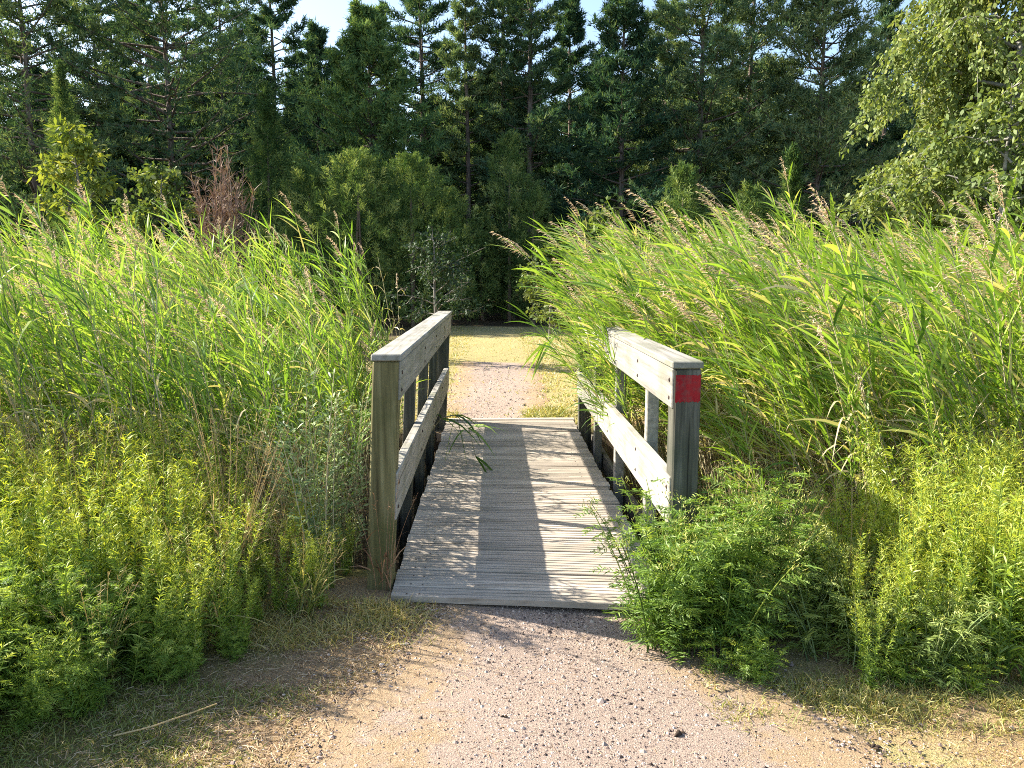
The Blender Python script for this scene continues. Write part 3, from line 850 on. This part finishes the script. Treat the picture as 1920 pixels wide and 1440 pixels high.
# tuft edge by the left post and in front of plants
x, y = clumpy(5200, -1.35, -.28, 3.28, 3.72, lambda x, y: np.clip(1.2 - np.abs(y - 3.55) * 3, 0, 1) * np.clip((-.25 - x) * 3, 0, 1))
turf("verge_grass", x, y, rng.uniform(.05, .14, len(x)), .004, np.clip(rng.normal(.70, .18, len(x)), 0, 1), "yellowing grass verge at the foot of the brownish green post")
x, y = clumpy(15000, -2.6, -.6, 1.95, 3.0, lambda x, y: np.clip((-.62 - .55 * (2.9 - y) - x) * 2.2, 0, 1))
turf("verge_grass", x, y, rng.uniform(.03, .08, len(x)), .004, np.clip(rng.normal(.38, .18, len(x)), 0, 1), "greenish short grass below the feathery plants")
x, y = clumpy(11000, .85, 3.2, 2.5, 3.3, lambda x, y: np.clip(1 - np.abs(y - 2.9 + .1 * (x - 1)) * 4, 0, 1))
turf("verge_grass", x, y, rng.uniform(.03, .11, len(x)), .004, np.clip(rng.normal(.62, .2, len(x)), 0, 1), "yellow green grass along the sand before the goldenrod")
x, y = clumpy(20000, -2.6, 2.6, 8.5, 25, lambda x, y: np.clip((np.abs(x - far_cx(10)) - .5) / .3, .10, 1) * np.exp(-(y - 8.5) / 14))
turf("far_lawn_grass", x, y, rng.uniform(.03, .13, len(x)), .012, np.clip(rng.normal(.66, .2, len(x)), 0, 1), "dry yellow grass beside the path beyond the bridge")
x, y = clumpy(1500, .35, .85, 8.5, 9.3, lambda x, y: 1 + 0 * x)
turf("verge_grass", x, y, rng.uniform(.08, .22, len(x)), .008, np.clip(rng.normal(.62, .15, len(x)), 0, 1), "yellow grass tuft at the far end of the deck by the windswept reeds")
x, y = clumpy(800, -.75, -.42, 8.5, 9.2, lambda x, y: 1 + 0 * x)
turf("verge_grass", x, y, rng.uniform(.06, .18, len(x)), .008, np.clip(rng.normal(.72, .15, len(x)), 0, 1), "dry grass tuft at the far end of the deck by the upright reeds")

# flat straw and twig litter, thickest on the brownish verge
n = 12000
y = rng.uniform(1.95, 3.7, n); x = np.where(rng.random(n) < .7, rng.normal(-.75, .42, n) - .35 * (3.2 - y), rng.uniform(-1.8, 2.8, n))
mb = MB()
a = rng.random(n) * 6.28
ribbons(mb, np.stack([x, y, gz(x, y) + rng.uniform(.004, .014, n)], 1), np.stack([np.cos(a), np.sin(a), rng.normal(.04, .10, n)], 1), rng.uniform(.012, .055, n), rng.uniform(.0012, .003, n), .05, 2, 'bar', rng.random(n), up=1.2)
o = mb.build("straw_litter", M['litter']); tag(o, "flat brown straw litter strewn over the verges", "litter", None, "stuff")
# fallen dry stalks and dark clods on the ground
def stalk(name, pts, r, mat, label, cat):
    p = np.array(pts, float)
    u = np.linspace(0, 1, 9); uk = np.linspace(0, 1, len(p))
    q = np.stack([np.interp(u, uk, p[:, k]) for k in range(3)], 1); q[:, 2] += .012 * np.sin(u * np.pi)
    mb = MB(); tube(mb, q - q[0], np.linspace(r, r * .5, 9), 5, .8)
    o = mb.build(name, mat); o.location = q[0]; tag(o, label, cat); return o
stalk("fallen_stalk", [(-1.38, 2.62, -.05), (-1.25, 2.62, -.03), (-1.12, 2.70, -.02), (-1.05, 2.74, .0)], .004, M['dry'], "pale dry stalk lying on the green verge under the feathery plants", "stalk")
def clod(x, y, r, label):
    mb = MB(); n = 5
    for _ in range(n):
        c = rnd(1, r * .5)[0] * np.array([1, .6, .2]); rr = r * rng.uniform(.4, .8)
        p = np.stack([np.linspace(-rr, rr, 5), np.zeros(5), .3 * rr * np.sin(np.linspace(0, np.pi, 5))], 1)
        a = rng.random() * 3
        p = np.stack([p[:, 0] * math.cos(a), p[:, 0] * math.sin(a) * .6, p[:, 2]], 1) + c * np.array([1, 1, 0])
        tube(mb, p, rr * .35 * np.sin(np.linspace(.25, np.pi - .25, 5)), 6, rng.random())
    o = mb.build("leaf_litter_clod", M['clod']); o.location = (x, y, float(gz(x, y)) + .012); tag(o, label, "clod"); return o
M['clod'] = plain_mat("dark_clod", (.05, .035, .025), .9, .5, 60)
clod(X(1285, 2.6) * 1.04, 2.62, .03, "dark brown clod on the gravel, nearer the path's middle")
clod(X(1672, 2.55) * 1.04, 2.55, .026, "dark brown clod on the sandy verge under the yellow goldenrod")
clod(X(950, 2.6), 2.72, .018, "small reddish brown clod in the middle of the gravel path")

# reed stalks fallen through the left railing onto the deck
mb1, mb2 = MB(), MB()
bp_ = np.array([(0, 0, 0), (.12, -.05, .16), (.25, -.12, .20), (.36, -.2, .10), (.42, -.3, -.12)])
tube(mb1, bp_, np.linspace(.006, .003, 5), 4, .6)
for q in bp_[1:]:
    k = 4
    ribbons(mb2, np.repeat(q[None], k, 0), np.array([.5, -.2, -.2]) + rnd(k, .5), rng.uniform(.2, .42, k), .022, rng.uniform(.4, .9, k), 4, 'leaf', np.clip(rng.normal(.3, .2, k), 0, 1))
e = empty("broken_reed", (-.58, 6.6, .22)); mb1.build("stem", M['reed_stem'], e); mb2.build("leaves", M['reed_leaf'], e)
tag(e, "broken reed poking under the lower rail and drooping onto the deck", "reed")
# leafy shoot hanging over the far end of the deck from the right bed
mb1, mb2 = MB(), MB()
bp_ = np.array([(0, 0, 0), (-.15, -.02, .22), (-.32, -.05, .34), (-.46, -.08, .33), (-.55, -.1, .26)])
tube(mb1, bp_, np.linspace(.006, .003, 5), 4, .5)
k = 7
ribbons(mb2, np.repeat(bp_[[3, 4]], 4, 0)[:k], np.array([-.7, -.1, -.35]) + rnd(k, .28), rng.uniform(.25, .42, k), .026, .4, 4, 'leaf', np.clip(rng.normal(.5, .15, k), 0, .85))
e = empty("overhanging_reed", (1.0, 6.9, .74)); mb1.build("stem", M['reed_stem'], e); mb2.build("leaves", M['reed_leaf'], e)
tag(e, "single reed shoot hanging through the railing over the far deck", "reed")

# ------------------------------------------------------------------ trees
def pine(h, r, cb, nb=60, leaf=(.21, .048), droop=.1, tufts=6, per=8, lightness=0., dead=4, top=.45):
    tr, cr = MB(), MB()
    K = 10
    u = np.linspace(0, 1, K)
    wob = np.cumsum(rng.normal(0, .06, (K, 2)), 0) * h * .03
    path = np.stack([wob[:, 0], wob[:, 1], h * u], 1)
    tube(tr, path, h * .0095 * (1 - u) ** .8 + .02, 8)
    PP = []; DD = []; TT = []
    for k in range(nb + dead):
        isdead = k >= nb
        if isdead: f = rng.uniform(.25, .98) * cb / h
        else: f = cb / h + (1 - cb / h) * ((k + rng.random()) / nb) ** .9
        z0 = f * h
        base = np.array([np.interp(f, u, path[:, 0]), np.interp(f, u, path[:, 1]), z0])
        az = k * 2.399 + rng.normal(0, .4)
        g = (z0 - cb) / max(.1, h - cb)
        L = r * (1.0 - max(0, g) ** 1.6 * (1 - top * .3)) * (.55 + .45 * min(1, max(0, g) * 4 + .5)) * rng.uniform(.6, 1.15)
        if isdead: L = r * rng.uniform(.3, .7)
        rise = rng.normal(.12, .15) + .35 * max(0, g)
        d = np.array([math.cos(az), math.sin(az), rise])
        v = np.linspace(0, 1, 5)
        bpath = base + d * (L * v)[:, None] + np.array([0, 0, 1.]) * (L * (-droop * v + .22 * v ** 2.2))[:, None] + np.cumsum(rnd(5, .03), 0) * L
        tube(tr, bpath, np.linspace(.022 + .009 * L, .006, 5) , 4)
        if isdead: continue
        ns = 9
        for j in range(ns):
            s = .28 + .72 * (j + rng.random()) / ns
            q = np.array([np.interp(s, v, bpath[:, a]) for a in range(3)])
            sd = np.cross(d, (0, 0, 1.)); sd /= np.linalg.norm(sd)
            sl_ = L * rng.uniform(.16, .42) * (1.15 - s * .6) * (1 if j % 2 else -1)
            td = sd * sl_ + d * abs(sl_) * .7 + np.array([0, 0, rng.normal(.10, .10) * abs(sl_)])
            for m in range(tufts):
                w_ = (m + rng.random()) / tufts
                PP.append(q + td * w_ + rnd(1, .05)[0]); DD.append(td / np.linalg.norm(td) * .6 + np.array([0, 0, .55])); TT.append(rng.normal(.42 + lightness, .16))
    PP = np.repeat(np.array(PP), per, 0); DD = np.repeat(np.array(DD), per, 0); TT = np.repeat(np.array(TT), per)
    n = len(PP)
    ribbons(cr, PP + rnd(n, .05), DD + rnd(n, .55), leaf[0] * rng.uniform(.7, 1.4, n), leaf[1] * rng.uniform(.7, 1.3, n), .1, 1, 'blade', np.clip(TT + rng.normal(0, .12, n), 0, 1), up=.2)
    return tr, cr
def juniper(h, r, n=260, per=40, pointed=True, stems=1, spray=.5):
    tr, cr = MB(), MB()
    for k in range(stems):
        a = rng.random() * 6.28
        tube(tr, np.array([(0.0, 0, 0), (.05 * r * math.cos(a), .05 * r * math.sin(a), h * .4), (0, 0, h * .8)]), np.array([.07, .05, .02]), 5)
    PP = []; DD = []; TT = []
    for k in range(n):
        f = rng.random() ** .8
        prof = 1.3 * (1 - f) ** .75 * (.75 + .25 * min(1, f * 5)) if pointed else math.sqrt(max(.04, 1 - (f * 1.05 - .28) ** 2 / .60))
        a = rng.random() * 6.28
        rad = r * prof * rng.uniform(.35, 1.08)
        out = np.array([math.cos(a) * .5, math.sin(a) * .5, .95]) + rnd(1, .16)[0]
        out /= np.linalg.norm(out)
        L = spray * rng.uniform(.55, 1.25)
        tip = np.array([math.cos(a) * rad, math.sin(a) * rad, h * (.10 + .90 * f)])
        t = rng.random(per) ** .75
        w_ = .15 * L ** .5 * (1.02 - t)[:, None]
        off = rnd(per); off -= (off @ out)[:, None] * out
        PP.append(tip - out * L * (1 - t)[:, None] + off * w_)
        DD.append(out * .75 + off * .45 + rnd(per, .2)); TT.append(np.clip(rng.normal(.45, .22) + rng.normal(.0, .10, per), 0, 1))
    PP = np.concatenate(PP); DD = np.concatenate(DD); TT = np.concatenate(TT)
    m = len(PP)
    ribbons(cr, PP, DD, rng.uniform(.07, .14, m), rng.uniform(.04, .07, m), .1, 1, 'oval', TT, up=.2)
    return tr, cr
def broadleaf(h, r, leaf=(.07, .05), nlimb=12, ntw=9, nleaf=28, weep=0., trunk_r=.05, base=.1, lean_=(0, 0), zig=.25):
    tr, cr = MB(), MB()
    u = np.linspace(0, 1, 7)
    path = np.stack([lean_[0] * u ** 1.4, lean_[1] * u ** 1.4, h * .93 * u], 1) + np.cumsum(rnd(7, .02), 0) * h * .25
    path[0] = 0
    tube(tr, path, trunk_r * (1 - u) ** .7 + .008, 7)
    P_, D_, T_ = [], [], []
    for k in range(nlimb):
        f = base + (1 - base) * (k + rng.random()) / nlimb
        q, t = on_path(path, np.array([f])); q = q[0]
        az = k * 2.399 + rng.normal(0, .5)
        prof = math.sin(math.pi * min(1, .22 + .78 * f) ** .9) ** .7
        L = r * max(.25, prof) * rng.uniform(.65, 1.15)
        d = np.array([math.cos(az), math.sin(az), rng.uniform(.35, .9)])
        v = np.linspace(0, 1, 5)
        lp = q + d * (L * v)[:, None] - np.array([0, 0, 1.]) * (L * (.25 + .5 * weep) * v ** 2)[:, None] + np.cumsum(rnd(5, .04), 0) * L
        tube(tr, lp, np.linspace(trunk_r * .35 + .004, .004, 5), 4)
        for j in range(ntw):
            s = rng.uniform(.25, 1)
            a = np.array([np.interp(s, v, lp[:, c]) for c in range(3)])
            dd = nrm(rnd(1)[0] * np.array([1, 1, .6]) + d * .5 + np.array([0, 0, .35 - 1.6 * weep]))
            TL = rng.uniform(.25, .55) * min(1.6, .35 * r + .45) * (1 + .9 * weep)
            w_ = np.linspace(0, 1, 4)
            tp = a + dd * (TL * w_)[:, None] - np.array([0, 0, 1]) * (TL * weep * .7 * w_ ** 2)[:, None]
            tube(tr, tp, np.linspace(.006, .002, 4), 3)
            ss = rng.uniform(.08, 1.05, nleaf)
            lpn = np.stack([np.interp(ss, w_, tp[:, c]) for c in range(3)], 1) + rnd(nleaf, .05)
            P_.append(lpn); D_.append(dd * .4 + rnd(nleaf, .6) - np.array([0, 0, .25 + .5 * weep])); T_.append(np.clip(rng.normal(.5, .14) + rng.normal(0, .17, nleaf), 0, 1))
    P_ = np.concatenate(P_); D_ = np.concatenate(D_); T_ = np.concatenate(T_); m = len(P_)
    ribbons(cr, P_, D_, leaf[0] * rng.uniform(.7, 1.35, m), leaf[1] * rng.uniform(.7, 1.3, m), .15, 2, 'oval', T_, up=.3)
    return tr, cr
def tree(name, arr, mats, loc, label, cat, group=None, rz=0, names=("trunk", "crown")):
    e = empty(name, loc, rz)
    for a, nm, m in zip(arr, names, mats):
        if len(a.V): a.build(nm, m, e, smooth=(nm == "trunk"))
    tag(e, label, cat, group)
    return e
MP = (M['bark_pine'], M['needle']); ML = (M['bark_pine'], M['needle_light'])
def T(px, d): return (X(px, d), d, float(gz(X(px, d), d)))
# front pines, each with its own shape
spec = [  # px, d, h, r, crown base, branches, light, label
    (105, 30, 14.5, 3.4, 4.5, 58, 0, "open crowned pine with a bare grey trunk at the forest edge, beyond the willow"),
    (20, 33, 14.0, 2.6, 3.0, 50, 0, "slim pine half cut off by the photo's left edge"),
    (350, 32, 15.5, 4.2, 5.2, 64, 0, "broad pine with wide level branches above the red brown dead bush"),
    (535, 37, 15.5, 2.3, 4.5, 52, 0, "slender pine rising behind the pointed juniper column"),
    (705, 30, 11.0, 2.6, 2.4, 78, 1, "bright green bushy pine standing in front of the forest below the sky gap"),
    (800, 36, 16, 2.6, 6.0, 50, 0, "tall pine with reddish upper trunk rising behind the bright green pine"),
    (878, 33, 13, 1.3, 7.0, 26, 0, "thin pine with a bare lower trunk beside the bright green pine"),
    (940, 35, 17, 1.8, 5.5, 48, 0, "dark narrow pine above the rounded yellow green shrub"),
    (995, 33, 16, 2.1, 4.5, 54, 0, "dark dense pine directly above the far end of the path"),
    (1065, 37, 13.8, 2.0, 4.0, 48, 0, "mid height pine between two darker pines above the reed tips"),
    (1162, 31, 12.6, 2.3, 3.5, 56, 0, "conical pine with a pale straight trunk and drooping lower branches"),
    (1300, 32, 15.5, 3.1, 4.2, 62, 0, "pine with olive tinted needles and a forked upper limb"),
    (1392, 34, 15.5, 2.5, 5.0, 50, 0, "tall pine with silvery lit branch tips on its sunny side"),
    (1520, 31, 13.2, 3.2, 2.5, 70, 0, "broad very dark pine left of the blue sky gap"),
    (1640, 36, 14.6, 1.9, 4.5, 46, 0, "narrow pine at the edge of the blue sky gap, behind the birches"),
    (1235, 39, 14.5, 2.6, 4.0, 46, 0, "shaded pine behind the conical pine with the pale trunk"),
    (225, 40, 16, 3.2, 4.0, 54, 0, "shaded pine behind the open crowned and broad pines"),
    (445, 42, 17, 3.0, 4.5, 52, 0, "shaded pine behind the broad one with level branches"),
    (612, 34, Zat(62, 34), 1.9, 2.5, 46, 0, "shorter pine whose top ends just under the pale sky gap"),
    (300, 43, 15.5, 3.0, 4.0, 54, 0, "shaded pine filling the gap beside the broad pine with level branches"),
    (1790, 38, 14.5, 2.4, 4.0, 48, 0, "pine whose dark tip shows above the weeping birch"),
]
for px, d, h, r, cb, nb, lt, lab in spec:
    tree("pine_tree", pine(h, r * 1.3, cb * .55, int(nb * 1.75), droop=.05 if lt else .12, lightness=.05), ML if lt else MP, T(px, d), lab, "pine tree", "pines at the edge of the forest", rng.random() * 6.28)
# pines deeper in: three shapes copied
deep = [tree("pine_tree", pine(13, 3.7, 1.0, 95, (.36, .10), tufts=5, per=5, dead=3), MP, (0, 0, 0), "dark pine standing deep in the shade behind the front pines", "pine tree", "pines deep in the forest") for _ in range(3)]
k = 0
for d, step, h in ((41, 105, 11.5), (48, 92, 13.5), (58, 130, 14.5), (72, 140, 16)):
    for px in np.arange(-150, 2150, step):
        p = px + rng.normal(0, 25); hh = h * rng.uniform(.85, 1.05)
        if 1670 < p < 1760: hh *= .95
        loc = T(p, d + rng.normal(0, 2)); s = hh / 13
        if k < 3:
            deep[k].location = loc; deep[k].scale = (s,) * 3; deep[k].rotation_euler = (0, 0, rng.random() * 6)
        else:
            dup(deep[k % 3], loc, rng.random() * 6.28, s)
        k += 1
# understorey at the foot of the forest, in the shade
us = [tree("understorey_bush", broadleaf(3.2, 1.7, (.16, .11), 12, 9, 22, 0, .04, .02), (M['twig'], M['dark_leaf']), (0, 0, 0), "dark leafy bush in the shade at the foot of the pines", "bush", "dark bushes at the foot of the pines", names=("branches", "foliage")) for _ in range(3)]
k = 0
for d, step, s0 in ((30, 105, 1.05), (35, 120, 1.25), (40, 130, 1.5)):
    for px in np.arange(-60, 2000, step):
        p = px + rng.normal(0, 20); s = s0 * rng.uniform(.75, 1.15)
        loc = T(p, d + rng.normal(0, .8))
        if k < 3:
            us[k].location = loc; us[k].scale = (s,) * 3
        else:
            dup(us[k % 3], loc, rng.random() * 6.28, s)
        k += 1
# junipers
MJ = (M['twig'], M['juniper'])
for px, d, ytop, r, n, pt, lab in [
    (160, 24, 112, .95, 230, True, "dark twin tipped juniper column behind the yellow green willow"),
    (520, 26, 150, 1.35, 330, True, "pointed juniper column standing beside the red brown dead bush"),
    (590, 25, 300, 1.65, 320, False, "rounded juniper bush leaning against the pointed juniper column"),
    (680, 24, 272, 1.9, 380, False, "largest juniper bush with spiky top sprays, left of the path"),
    (775, 24.5, 285, 1.85, 370, False, "juniper bush with sunlit top sprays between the largest one and the path"),
    (845, 25.5, 350, 1.4, 280, False, "lower juniper bush overhanging the dark end of the path"),
    (955, 27, 245, 1.25, 260, False, "rounded yellow green juniper shrub above the dark end of the path"),
    (1000, 26.5, 330, 1.1, 200, False, "shaded juniper shrub just above the reed tips by the path's end"),
    (905, 28, 400, 1.1, 230, False, "dark juniper bush at the end of the path, beside the lower overhanging bush"),
    (962, 28.5, 420, 1.1, 230, False, "dark juniper bush at the end of the path, straight above the far lawn"),
    (1275, 19, 300, .85, 180, False, "olive juniper shrub peeking above the reeds under the conical pine"),
    (1475, 21, 262, .75, 200, True, "small pointed juniper peeking above the reed plumes"),
    (1400, 22, 330, .9, 180, False, "low juniper shrub beside the small pointed one above the reed plumes"),
]:
    h = Zat(ytop, d)
    tree("juniper", juniper(h, r, int(n * 1.35), 52, pt, 2, .50), MJ, T(px, d), lab, "juniper", "junipers before the forest", names=("trunk", "foliage"))
# leafy shrubs
tree("willow_shrub", broadleaf(Zat(232, 15.5), 1.05, (.15, .055), 20, 9, 18, .05, .045, .1), (M['bark_grey'], M['willow_leaf']), T(180, 15.5), "yellow green willow shrub with long leaves rising above the upright reeds", "shrub", names=("trunk", "foliage"))
tree("leafy_shrub", broadleaf(Zat(300, 18), 1.25, (.11, .07), 18, 9, 22, 0, .045, .1), (M['bark_grey'], M['shrub_leaf']), T(325, 18), "mid green leafy shrub between the willow and the red brown dead bush", "shrub", names=("trunk", "foliage"))
tree("leafy_shrub", broadleaf(Zat(465, 19.5), .8, (.10, .065), 14, 9, 16, 0, .03, .15), (M['bark_grey'], M['shrub_leaf']), T(1030, 19.5), "slim leafy sapling with a pale trunk at the path's far bend", "sapling", names=("trunk", "foliage"))
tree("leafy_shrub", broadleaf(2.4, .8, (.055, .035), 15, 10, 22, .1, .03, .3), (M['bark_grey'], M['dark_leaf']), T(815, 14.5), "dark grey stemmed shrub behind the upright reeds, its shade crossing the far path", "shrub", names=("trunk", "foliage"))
tree("leafy_shrub", broadleaf(3.0, 1.0, (.11, .07), 14, 9, 18, 0, .03, .1), (M['bark_grey'], M['shrub_leaf']), T(1120, 17), "shrub hidden to its top by the tallest windswept reeds", "shrub", names=("trunk", "foliage"))
# dead bush
tr, cr = MB(), MB()
hb = Zat(280, 17)
for k in range(60):
    a = rng.random() * 6.28; rr = rng.uniform(.15, .62)
    v = np.linspace(0, 1, 5)
    p = np.stack([math.cos(a) * rr * v ** .8, math.sin(a) * rr * v ** .8, hb * rng.uniform(.6, 1) * v], 1) + np.cumsum(rnd(5, .05), 0) * np.linspace(0, 1, 5)[:, None]
    tube(tr, p, np.linspace(.018, .006, 5), 3, rng.random())
    for j in range(14):
        q, t = on_path(p, np.array([rng.uniform(.4, 1)]))
        ribbons(cr, np.repeat(q, 4, 0), t + rnd(4, .5), rng.uniform(.15, .4, 4), .016, .2, 2, 'blade')
tree("dead_bush", (tr, cr), (M['red_twig'], M['red_twig']), T(430, 16.2), "red brown dead bush of bare twigs beside the pointed juniper column", "bush", names=("branches", "twigs"))
# birches on the right
MBi = (M['bark_birch'], M['birch_leaf'])
tree("birch_tree", broadleaf(11.5, 2.8, (.085, .06), 58, 20, 80, .85, .13, .1), MBi, T(1900, 16.0), "large weeping birch filling the upper right beyond the reed plumes", "birch tree")
tree("birch_tree", broadleaf(6.8, 1.2, (.075, .055), 26, 12, 40, .7, .06, .12, (-.3, 0)), MBi, T(1790, 17.0), "smaller drooping birch just under the blue sky gap", "birch tree")
tree("birch_tree", broadleaf(4.2, 1.5, (.09, .065), 20, 12, 32, .4, .05, .05), MBi, T(1710, 15.0), "low birch bush behind the reed plumes at the dark forest edge", "birch tree")
tree("birch_tree", broadleaf(5.2, 1.9, (.09, .065), 24, 12, 36, .45, .06, .05), MBi, T(1860, 13.6), "front birch bush touching the reed plumes under the large weeping birch", "birch tree")
tree("birch_tree", broadleaf(12.5, 3.0, (.11, .08), 46, 16, 50, .7, .13, .1), MBi, T(2010, 18.5), "tall birch cut by the photo's edge, behind the large weeping birch", "birch tree")
